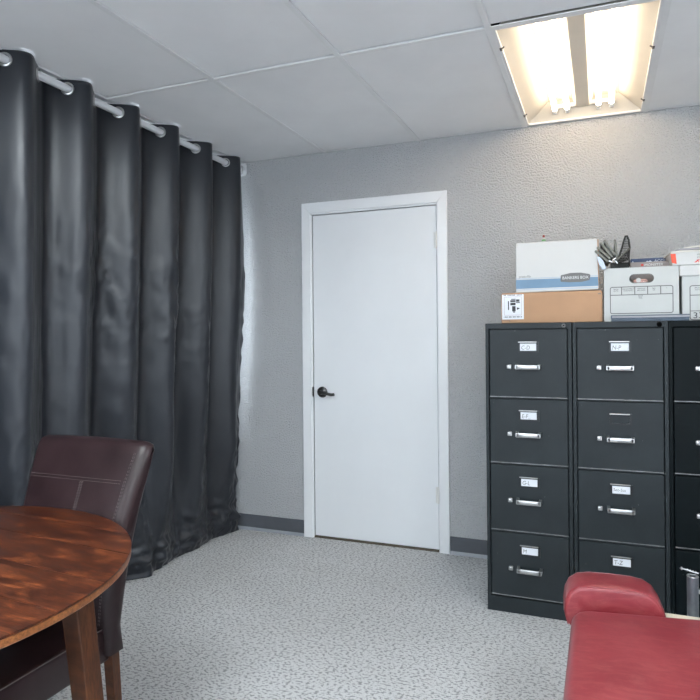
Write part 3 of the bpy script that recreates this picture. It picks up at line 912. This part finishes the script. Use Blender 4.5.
# two cartons standing inside the open box
nb = thing('carton', 'navy blue carton with white print standing at the back of the open archive box', 'box', (AB.x + 0.118, YF + 0.215, ZT_ + 0.005))
MB().box(0, 0.172, 0, 0.10, 0, 0.292, 0.002, 1).build('carton', M['navy'], nb)
MB().prism([(0.062, 0.271), (0.071, 0.280), (0.076, 0.276), (0.083, 0.281), (0.096, 0.271)], 0.0003, 0.0009, 0, 1, XZ).build('white_emblem', M['pale_plastic'], nb)
text('white_lettering', 'ACCO', 0.017, M['pale_plastic'], nb, (0.100, -0.0006, 0.2725), None, 'LEFT', 0, 1.1)
text('white_lettering', 'A', 0.014, M['pale_plastic'], nb, (0.005, -0.0006, 0.272), None, 'LEFT')
gb = thing('carton', 'taupe carton printed in white in front of the navy one inside the archive box', 'box', (AB.x + 0.112, YF + 0.10, ZT_ + 0.005))
MB().box(0, 0.176, 0, 0.11, 0, 0.2635, 0.002, 1).build('carton', M['taupe'], gb)
MB().box(0.044, 0.054, -0.0006, 0.0004, 0.2455, 0.2545).build('red_mark', M['red_ink'], gb)
text('white_lettering', 'MONSTER', 0.0145, M['white_ink'], gb, (0.058, -0.0006, 0.2445), None, 'LEFT', 0, 1.15)
pk = thing('packet', 'pink and white packet seen through the handle hole of the archive box', 'packet', (AB.x + 0.120, YF + 0.030, ZT_ + 0.005))
pb = MB().box(0, 0.060, 0, 0.05, 0, 0.182, 0.012, 3)
pb.build('wrapper', M['pink'], pk, True)
MB().cyl((0.022, -0.0008, 0.177), (0.022, 0.004, 0.177), 0.010, n=16).build('white_spot', M['white_board'], pk)
text('dark_lettering', 'the', 0.013, M['ink'], pk, (0.034, -0.0006, 0.170), None, 'LEFT')

# slate folders lying in front
lo = MB().box(0, 0.268, 0, 0.055, 0, 0.0125, 0.002, 1).build('folder_stack', M['slate'])
bpy.data.objects.remove(lo)
for k_, (x_, w_, z_, h_, lab) in enumerate(((1.812, 0.300, 0.0, 0.0115, 'lower slate blue folder lying flat before the open archive box'),
                                            (1.810, 0.304, 0.0120, 0.0150, 'upper slate blue folder lying flat on another before the archive box'))):
    f_ = MB().box(0, w_, 0, 0.052, 0, 0.0035, 0.001, 1).box(0, w_, 0, 0.052, h_ - 0.0035, h_, 0.001, 1).box(0, 0.004, 0, 0.05, 0.002, h_ - 0.002)
    o = f_.build('folder', M['slate'])
    MB().box(0.004, w_ - 0.001, 0.003, 0.050, 0.0036, h_ - 0.0036).build('page_block', M['grey_paper'] if k_ else M['slate'], o)
    o.location = (x_, -0.660 + 0.004 * k_, ZT_ + z_)
    o.rotation_euler = (0, 0, 0.004 - 0.01 * k_)
    tag(o, lab, 'folder', 'slate folders on the middle cabinet')

# lidded archive box at the right edge
lbx = thing('archive_box', 'lidded white archive box numbered 33 on the right hand cabinet', 'box', (2.0865, YF, ZT_))
w, hgt, d = 0.298, 0.178, 0.385
MB().box(0.006, w - 0.006, 0.006, d - 0.006, 0, hgt + 0.03, 0.002, 1).build('box_body', M['corrugated_board'], lbx)
ld = MB().box(-0.004, w + 0.004, -0.004, d + 0.004, hgt + 0.012, hgt + 0.058, 0.003, 1)
ld.build('lid', M['white_board'], lbx)
printed_form(lbx, 0.036, 0.276, 0.004, 0.148, 0.108, (0.091, 0.146, 0.20), -0.006)
MB().box(0.036, 0.276, 0.0050, 0.0062, 0.0395, 0.0425).build('form_print', M['grey_ink'], lbx)
text('box_number', '33', 0.036, M['ink'], lbx, (0.0455, 0.0054, 0.0098), None, 'LEFT', 0, 1.15)
text('small_print', 'FROM\nDATE', 0.0075, M['ink'], lbx, (0.064, 0.0056, 0.136), None, 'CENTER')
# white and red carton with papers on the lid
rc = thing('carton', 'white carton with an orange red end and red lettering on the lidded box', 'box', (2.052, YF - 0.005, ZT_ + 0.2365))
MB().hull([(0.003, 0, 0), (0.31, 0, 0.002), (0.31, 0.24, 0.002), (0.003, 0.24, 0), (-0.004, 0, 0.055), (0.31, 0, 0.055), (0.31, 0.24, 0.055), (-0.004, 0.24, 0.055)],
          [(0, 1, 2, 3), (4, 5, 6, 7), (0, 1, 5, 4), (1, 2, 6, 5), (2, 3, 7, 6), (3, 0, 4, 7)], 0.0015, 1).build('carton', M['white_board'], rc)
MB().hull([(0.001, -0.0006, 0.012), (0.020, -0.0006, 0.006), (0.016, -0.0006, 0.050), (-0.0035, -0.0006, 0.050), (0.001, 0.0004, 0.012), (0.020, 0.0004, 0.006), (0.016, 0.0004, 0.050), (-0.0035, 0.0004, 0.050)],
          [(0, 1, 2, 3), (4, 5, 6, 7), (0, 1, 5, 4), (1, 2, 6, 5), (2, 3, 7, 6), (3, 0, 4, 7)]).build('red_end', M['orange_red'], rc)
MB().bar([(0.085, -0.0008, 0.009), (0.092, -0.0008, 0.009), (0.092, 0.0004, 0.009), (0.085, 0.0004, 0.009)], [(0.103, -0.0008, 0.022), (0.108, -0.0008, 0.022), (0.108, 0.0004, 0.022), (0.103, 0.0004, 0.022)]).build('red_stroke', M['red_ink'], rc)
text('red_lettering', 'xerox', 0.026, M['red_ink'], rc, (0.092, -0.0008, 0.010), None, 'LEFT', 0.25, 1.0)
text('grey_lettering', 'MULTI\nCOPY', 0.011, M['grey_ink'], rc, (0.097, -0.0008, 0.038), None, 'LEFT')
for k_, (dx, dz, rz_, m_, lab) in enumerate(((0.000, 0.0, 0.05, 'paper', 'cream sheaf of papers lying directly on the red ended carton'),
                                             (0.018, 0.0085, -0.07, 'grey_paper', 'grey sheaf of papers with a sagging edge in the middle of the pile'),
                                             (0.050, 0.0170, -0.22, 'paper', 'topmost curled cream sheaf on the red ended carton'))):
    p = MB()
    prof = [(-0.004, 0.0), (0.03, 0.001), (0.12, 0.001), (0.29, 0.0), (0.29, 0.006), (0.12, 0.0075), (0.03, 0.0085), (0.0, 0.0045)]
    p.prism(prof, -0.21, 0.0, 0.0006, 1, XZ)
    o = p.build('paper_sheaf', M[m_])
    o.location = (2.053 + dx, YF + 0.004 + 0.004 * k_, ZT_ + 0.2365 + 0.0558 + dz)
    o.rotation_euler = (0, 0, rz_)
    tag(o, lab, 'papers', 'paper sheaves on the carton')

# ------------------------------------------------------------------ round table
TC = Vector((0.2700, -2.735))
TR, TZ, TTH = 0.551, 0.765, 0.023
tb = thing('round_table', 'round worn red brown wooden table in the left foreground', 'table', (TC.x, TC.y, 0))
ang = -0.08                                           # run of the boards
def strip(v0, v1):
    v0c, v1c = max(v0, -TR), min(v1, TR)
    a0, a1 = math.asin(v0c / TR), math.asin(v1c / TR)
    k = 26
    right = [(TR * math.cos(a0 + (a1 - a0) * i / k), TR * math.sin(a0 + (a1 - a0) * i / k)) for i in range(k + 1)]
    left = [(-x, y) for x, y in right[::-1]]
    pts = right + left
    out = []
    for p in pts:
        if not out or (Vector(p) - Vector(out[-1])).length > 1e-5: out.append(p)
    if (Vector(out[0]) - Vector(out[-1])).length < 1e-5: out.pop()
    return out
cuts = [-TR, -0.40, -0.25, -0.10, 0.05, 0.19, 0.336, 0.45, TR]
for v0, v1 in zip(cuts, cuts[1:]):
    o = MB().prism(strip(v0 + 0.0002, v1 - 0.0002), TZ - 0.005, TZ, 0.0010, 2).build('board', M['table_wood'], tb, True, 30)
    o.rotation_euler = (0, 0, ang)
em = MB().lathe([(0, TZ - TTH), (TR - 0.006, TZ - TTH), (TR - 0.001, TZ - TTH + 0.004), (TR, TZ - TTH + 0.008), (TR, TZ - 0.0055), (0, TZ - 0.0055)], 128)
em.build('table_edge', M['edge_wood'], tb, True, 30)
MB().lathe([(0.30, TZ - TTH - 0.055), (0.32, TZ - TTH - 0.055), (0.32, TZ - TTH), (0.30, TZ - TTH), (0.30, TZ - TTH - 0.055)], 64).build('apron_ring', M['leg_wood'], tb, True, 30)
for sx, sy in ((1, 1), (1, -1), (-1, -1), (-1, 1)):
    def q(px, py, z, rx, ry=None):
        ry = rx if ry is None else ry
        return [(sx * px - rx, sy * py - ry, z), (sx * px + rx, sy * py - ry, z), (sx * px + rx, sy * py + ry, z), (sx * px - rx, sy * py + ry, z)]
    MB().bar(q(0.367, 0.319, 0.0, 0.0235, 0.0235), q(0.312, 0.276, TZ - TTH, 0.0275, 0.0275), 0.003).build('leg', M['leg_wood'], tb)

# ------------------------------------------------------------------ leather dining chair tucked under the table
ch = thing('dining_chair', 'dark brown leather dining chair with a stitched leaning back tucked under the round table', 'chair', (0.26, -2.45, 0))
O = Vector((0.26, -2.45))
def Lc(x, y, z): return (x - O.x, y - O.y, z)
CX0, CX1 = 0.045, 0.482
def KP(p): return (-3.6201 + (p[0] + 3.6201) * 1.03, 1.2771 + (p[1] - 1.2771) * 1.03)
def cx_at(f, z):                                   # the back narrows a little towards the seat
    a = 0.026 + 0.042 * sm(0.97, 0.72, z) + 0.007 * sm(0.72, 0.36, z)
    c = 0.482 - 0.006 * sm(0.97, 0.75, z) + 0.000 * sm(0.70, 0.36, z)
    return a + (c - a) * f
# back: side profile (y, z) pulled across the width, with rounded edges
front = [(-2.262, 0.402), (-2.268, 0.470), (-2.258, 0.560), (-2.238, 0.660), (-2.205, 0.760), (-2.160, 0.855), (-2.120, 0.925), (-2.108, 0.946)]
topc = [(-2.096, 0.957), (-2.080, 0.962), (-2.064, 0.958)]
rear = [(-2.058, 0.944), (-2.085, 0.860), (-2.125, 0.760), (-2.160, 0.660), (-2.185, 0.560), (-2.203, 0.470), (-2.212, 0.402)]
front = [KP(p) for p in front]; topc = [KP(p) for p in topc]; rear = [KP(p) for p in rear]
prof = front + topc + rear
b = bmesh.new()
secs = []
for (x, ins) in ((CX0, 0.012), (CX0 + 0.006, 0.004), (CX0 + 0.016, 0.0), (CX0 + 0.10, -0.003), ((CX0 + CX1) / 2, -0.005), (CX1 - 0.10, -0.003), (CX1 - 0.045, -0.001), (CX1 - 0.026, 0.002), (CX1 - 0.012, 0.008), (CX1 - 0.003, 0.018), (CX1, 0.028)):
    cyy = sum(p[0] for p in prof) / len(prof); czz = sum(p[1] for p in prof) / len(prof)
    ring = []
    nP = len(prof)
    for i, (y, z) in enumerate(prof):
        py, pz = prof[(i - 1) % nP]; ny, nz = prof[(i + 1) % nP]
        tn = Vector((ny - py, nz - pz)).normalized()
        inw = Vector((tn.y, -tn.x))               # towards the inside for this winding
        kk = ins if z > 0.40 else 0.0
        ring.append(b.verts.new(Lc(cx_at((x - CX0) / (CX1 - CX0), z), y + inw.x * kk, z + inw.y * kk)))
    secs.append(ring)
for A, B in zip(secs, secs[1:]):
    for i in range(len(A)):
        j = (i + 1) % len(A)
        b.faces.new((A[i], A[j], B[j], B[i]))
b.faces.new(secs[0]); b.faces.new(secs[-1])
bmesh.ops.recalc_face_normals(b, faces=b.faces[:])
bk = MB()._add(b).build('backrest', M['brown_leather'], ch, True, 50)
def fy(z):                                         # front face depth at height z
    for (y0, z0), (y1, z1) in zip(front, front[1:]):
        if z0 <= z <= z1: return y0 + (y1 - y0) * (z - z0) / (z1 - z0)
    return front[-1][0]
st = MB()
for zz in (0.838, 0.846):
    f = 0.03
    while f < 0.89:
        st.cyl(Lc(cx_at(f, zz), fy(zz) - 0.0068, zz), Lc(cx_at(f + 0.014, zz), fy(zz) - 0.0068, zz), 0.0007, n=5)
        f += 0.020
zz = 0.50
while zz < 0.835:
    for df in (-0.009, 0.009):
        st.cyl(Lc(cx_at(0.54 + df - 0.006, zz), fy(zz) - 0.0070, zz), Lc(cx_at(0.54 + df + 0.006, zz + 0.005), fy(zz + 0.005) - 0.0070, zz + 0.005), 0.0011, n=5)
    zz += 0.0075
for f in (0.905, 0.917):
    zz = 0.46
    while zz < 0.92:
        st.cyl(Lc(cx_at(f, zz), fy(zz) - 0.0020, zz), Lc(cx_at(f, zz + 0.006), fy(zz + 0.006) - 0.0020, zz + 0.006), 0.0006, n=5)
        zz += 0.0095
st.build('stitching', M['thread'], bk)
pp = MB()
pp.tube([Lc(cx_at(0.966, z), y - 0.0080, z) for y, z in rear[::-1]], 0.0014, 6)
pp.build('rear_piping', M['thread'], bk, True)
SX0, SX1, SY0, SY1, SZ0, SZ1 = 0.092, 0.453, -2.690, -2.195, 0.350, 0.453
MB().box(SX0 - O.x, SX1 - O.x, SY0 - O.y, SY1 - O.y, SZ0, SZ1, 0.012, 4).build('seat', M['brown_leather'], ch, True)
pp = MB()
zw = SZ1 - 0.0035
pp.tube([Lc(SX1 - 0.003, SY1, zw), Lc(SX1 - 0.003, SY0 + 0.012, zw), Lc(SX1 - 0.012, SY0 + 0.003, zw), Lc(SX0 + 0.012, SY0 + 0.003, zw), Lc(SX0 + 0.003, SY0 + 0.012, zw), Lc(SX0 + 0.003, SY1, zw)], 0.0016, 6)
pp.build('seat_welt', M['thread'], ch, True)
for x, y, yb in ((0.447, -2.188, 0.030), (0.110, -2.188, 0.030), (0.430, -2.660, 0.0), (0.115, -2.660, 0.0)):
    a_ = 0.0160; c_ = 0.0135
    MB().bar([Lc(x - c_, y - c_ + yb, 0), Lc(x + c_, y - c_ + yb, 0), Lc(x + c_, y + c_ + yb, 0), Lc(x - c_, y + c_ + yb, 0)],
             [Lc(x - a_, y - a_, 0.378), Lc(x + a_, y - a_, 0.378), Lc(x + a_, y + a_, 0.378), Lc(x - a_, y + a_, 0.378)], 0.002).build('leg', M['leg_wood'], ch)

# ------------------------------------------------------------------ burgundy treatment couch in the right foreground
PZ = 0.50
tc_ = thing('treatment_couch', 'burgundy padded treatment couch with a raised head cushion before the filing cabinets', 'couch', (1.98, -2.2, 0))
O2 = Vector((1.98, -2.2))
def cushion(name, outline, z0, z1, r, m_, parent, dome=0.0, n=5):
    """padded cushion: outline with soft edges top and bottom"""
    # resample the outline finely with rounded corners
    cx = sum(p[0] for p in outline) / len(outline); cy = sum(p[1] for p in outline) / len(outline)
    b = bmesh.new()
    rings = []
    def ring(ins, z):
        out = []
        for (x, y), (nx, ny) in zip(outline, norms):
            out.append(b.verts.new((x - nx * ins - O2.x, y - ny * ins - O2.y, z)))
        return out
    norms = []
    k = len(outline)
    for i in range(k):
        p, q_ = outline[i - 1], outline[(i + 1) % k]
        d = Vector((q_[0] - p[0], q_[1] - p[1])).normalized()
        norms.append((d.y, -d.x))
    for i in range(n + 1):
        t = PI / 2 * i / n
        rings.append(ring(r * (1 - math.sin(t)), z0 + r * (1 - math.cos(t))))
    for i in range(n + 1):
        t = PI / 2 * i / n
        rings.append(ring(r * (1 - math.cos(t)), z1 - r + r * math.sin(t)))
    top = rings[-1]
    for s_ in (0.8, 0.55, 0.3, 0.1):
        rr = []
        for v in top:
            x = (cx - O2.x) + (v.co.x - cx + O2.x) * s_; y = (cy - O2.y) + (v.co.y - cy + O2.y) * s_
            rr.append(b.verts.new((x, y, z1 + dome * (1 - s_ * s_))))
        rings.append(rr)
    for A, B in zip(rings, rings[1:]):
        for i in range(k):
            j = (i + 1) % k
            b.faces.new((A[i], A[j], B[j], B[i]))
    b.faces.new(rings[0][::-1]); b.faces.new(rings[-1])
    bmesh.ops.recalc_face_normals(b, faces=b.faces[:])
    return MB()._add(b).build(name, m_, parent, True, 70)
def quad_round(pts, r, n=8, sub=8):
    """rounded polygon through four counter-clockwise corners"""
    out = []
    k = len(pts)
    for i in range(k):
        p0, p1, p2 = Vector(pts[i - 1]), Vector(pts[i]), Vector(pts[(i + 1) % k])
        a = p1 + (p0 - p1).normalized() * r
        c = p1 + (p2 - p1).normalized() * r
        for t_ in range(n + 1):
            t = t_ / n
            out.append(tuple((1 - t) ** 2 * a + 2 * t * (1 - t) * p1 + t * t * c))
        nxt = Vector(pts[(i + 1) % k]) + (p1 - Vector(pts[(i + 1) % k])).normalized() * r
        for t_ in range(1, sub):
            out.append(tuple(c.lerp(nxt, t_ / sub)))
    return out
body = quad_round([(1.684, -2.95), (2.27, -2.95), (2.27, -1.625), (1.686, -1.722)], 0.055)
cushion('seat_pad', body, PZ - 0.105, PZ - 0.002, 0.026, M['red_leather'], tc_, 0.010)
MB().box(1.73 - O2.x, 2.23 - O2.x, -2.90 - O2.y, -1.82 - O2.y, PZ - 0.135, PZ - 0.100, 0.004, 1).build('deck', M['cream_metal'], tc_)
# raised head cushion beyond the far edge of the pad
RH = Matrix.Translation((-O2.x, -O2.y, 0)) @ Matrix.Translation((1.799, -1.655, -0.023)) @ Matrix.Rotation(0.07, 4, 'Z')
hp = [(-0.112, 0.430), (0.120, 0.430), (0.136, 0.445), (0.141, 0.480), (0.130, 0.515), (0.112, 0.543), (0.088, 0.557), (0.055, 0.5625), (0.0, 0.5640), (-0.065, 0.5630), (-0.098, 0.557), (-0.122, 0.540), (-0.134, 0.515), (-0.139, 0.480), (-0.130, 0.447)]
head = MB().prism(hp, -0.125, 0.0, 0.014, 4, RH @ XZ).build('head_cushion', M['red_leather'], tc_, True, 60)
seam = MB()
sp = [RH @ Vector((x * 0.975, 0.004, z - 0.004)) for x, z in hp[2:]]
seam.tube(sp, 0.0016, 6)
seam.build('piping', M['red_leather'], head, True)
sp2 = [RH @ Vector((x * 0.985, 0.121, z - 0.003)) for x, z in hp[2:]]
MB().tube(sp2, 0.0018, 6).build('piping', M['piping'], head, True)
# cream steel frame, post and feet
fm_ = MB()
def T(x, y): return (x - O2.x, y - O2.y)
fm_.box(T(1.70, 0)[0], T(2.20, 0)[0], T(0, -1.630)[1], T(0, -1.600)[1], 0.430, 0.470, 0.003, 1, None)
fm_.box(T(1.76, 0)[0], T(1.80, 0)[0], T(0, -2.80)[1], T(0, -1.60)[1], 0.33, 0.368, 0.004, 1)
fm_.box(T(2.16, 0)[0], T(2.20, 0)[0], T(0, -2.80)[1], T(0, -1.60)[1], 0.33, 0.368, 0.004, 1)
fm_.box(T(1.78, 0)[0], T(2.18, 0)[0], T(0, -2.78)[1], T(0, -2.74)[1], 0.33, 0.368, 0.004, 1)
fm_.box(T(1.78, 0)[0], T(2.18, 0)[0], T(0, -1.90)[1], T(0, -1.86)[1], 0.33, 0.368, 0.004, 1)
for x in (1.78, 2.18):
    for y in (-2.70, -1.88):
        fm_.box(T(x - 0.016, 0)[0], T(x + 0.016, 0)[0], T(0, y - 0.016)[1], T(0, y + 0.016)[1], 0.36, 0.367 + 0.0)
    fm_.box(T(x - 0.016, 0)[0], T(x + 0.016, 0)[0], T(0, -1.630)[1], T(0, -1.600)[1], 0.33, 0.45, 0.003, 1)
fm_.box(T(1.79, 0)[0], T(2.17, 0)[0], T(0, -2.62)[1], T(0, -2.02)[1], 0.365, 0.368)
fm_.build('frame', M['cream_metal'], tc_)
for y in (-2.60, -1.98):
    MB().box(T(1.80, 0)[0], T(2.16, 0)[0], T(0, y - 0.02)[1], T(0, y + 0.02)[1], 0.366, 0.366 + PZ - 0.135 - 0.366, 0.0).build('cross_bearer', M['cream_metal'], tc_)
for x in (1.78, 2.18):
    for y in (-2.70, -1.88):
        lg_ = MB().cyl((x - O2.x, y - O2.y, 0.018), (x - O2.x, y - O2.y, 0.335), 0.019, n=16).build('leg', M['cream_metal'], tc_, True)
        MB().lathe([(0, 0), (0.024, 0), (0.025, 0.004), (0.021, 0.022), (0, 0.022)], 16, Matrix.Translation((x - O2.x, y - O2.y, 0))).build('foot', M['rubber'], lg_, True)
px_, py_ = T(2.0080, -1.576)
post = MB().lathe([(0.0098, 0.40), (0.0152, 0.40), (0.0152, 0.575), (0.0098, 0.575), (0.0098, 0.40)], 24, Matrix.Translation((px_, py_, 0))).build('socket_post', M['grey_tube'], tc_, True, 30)
MB().lathe([(0.0094, 0.5745), (0.0156, 0.5745), (0.0152, 0.5770), (0.0094, 0.5770), (0.0094, 0.5745)], 24, Matrix.Translation((px_, py_, 0))).build('bright_rim', M['nickel'], post, True)
pn = MB().cyl((px_ - 0.026, py_ + 0.026, 0.5860), (px_ + 0.018, py_ + 0.022, 0.5775), 0.0024, n=10)
pn.cyl((px_ - 0.028, py_ + 0.026, 0.5880), (px_ - 0.0235, py_ + 0.026, 0.5835), 0.0040, n=12)
for q in range(4):
    pn.cyl((px_ - 0.012 + q * 0.007, py_ + 0.0255 - q * 0.0006, 0.5835 - q * 0.0013), (px_ - 0.009 + q * 0.007, py_ + 0.0255 - q * 0.0006, 0.5830 - q * 0.0013), 0.0036, n=10)
pn.build('locking_pin', M['nickel'], post, True)
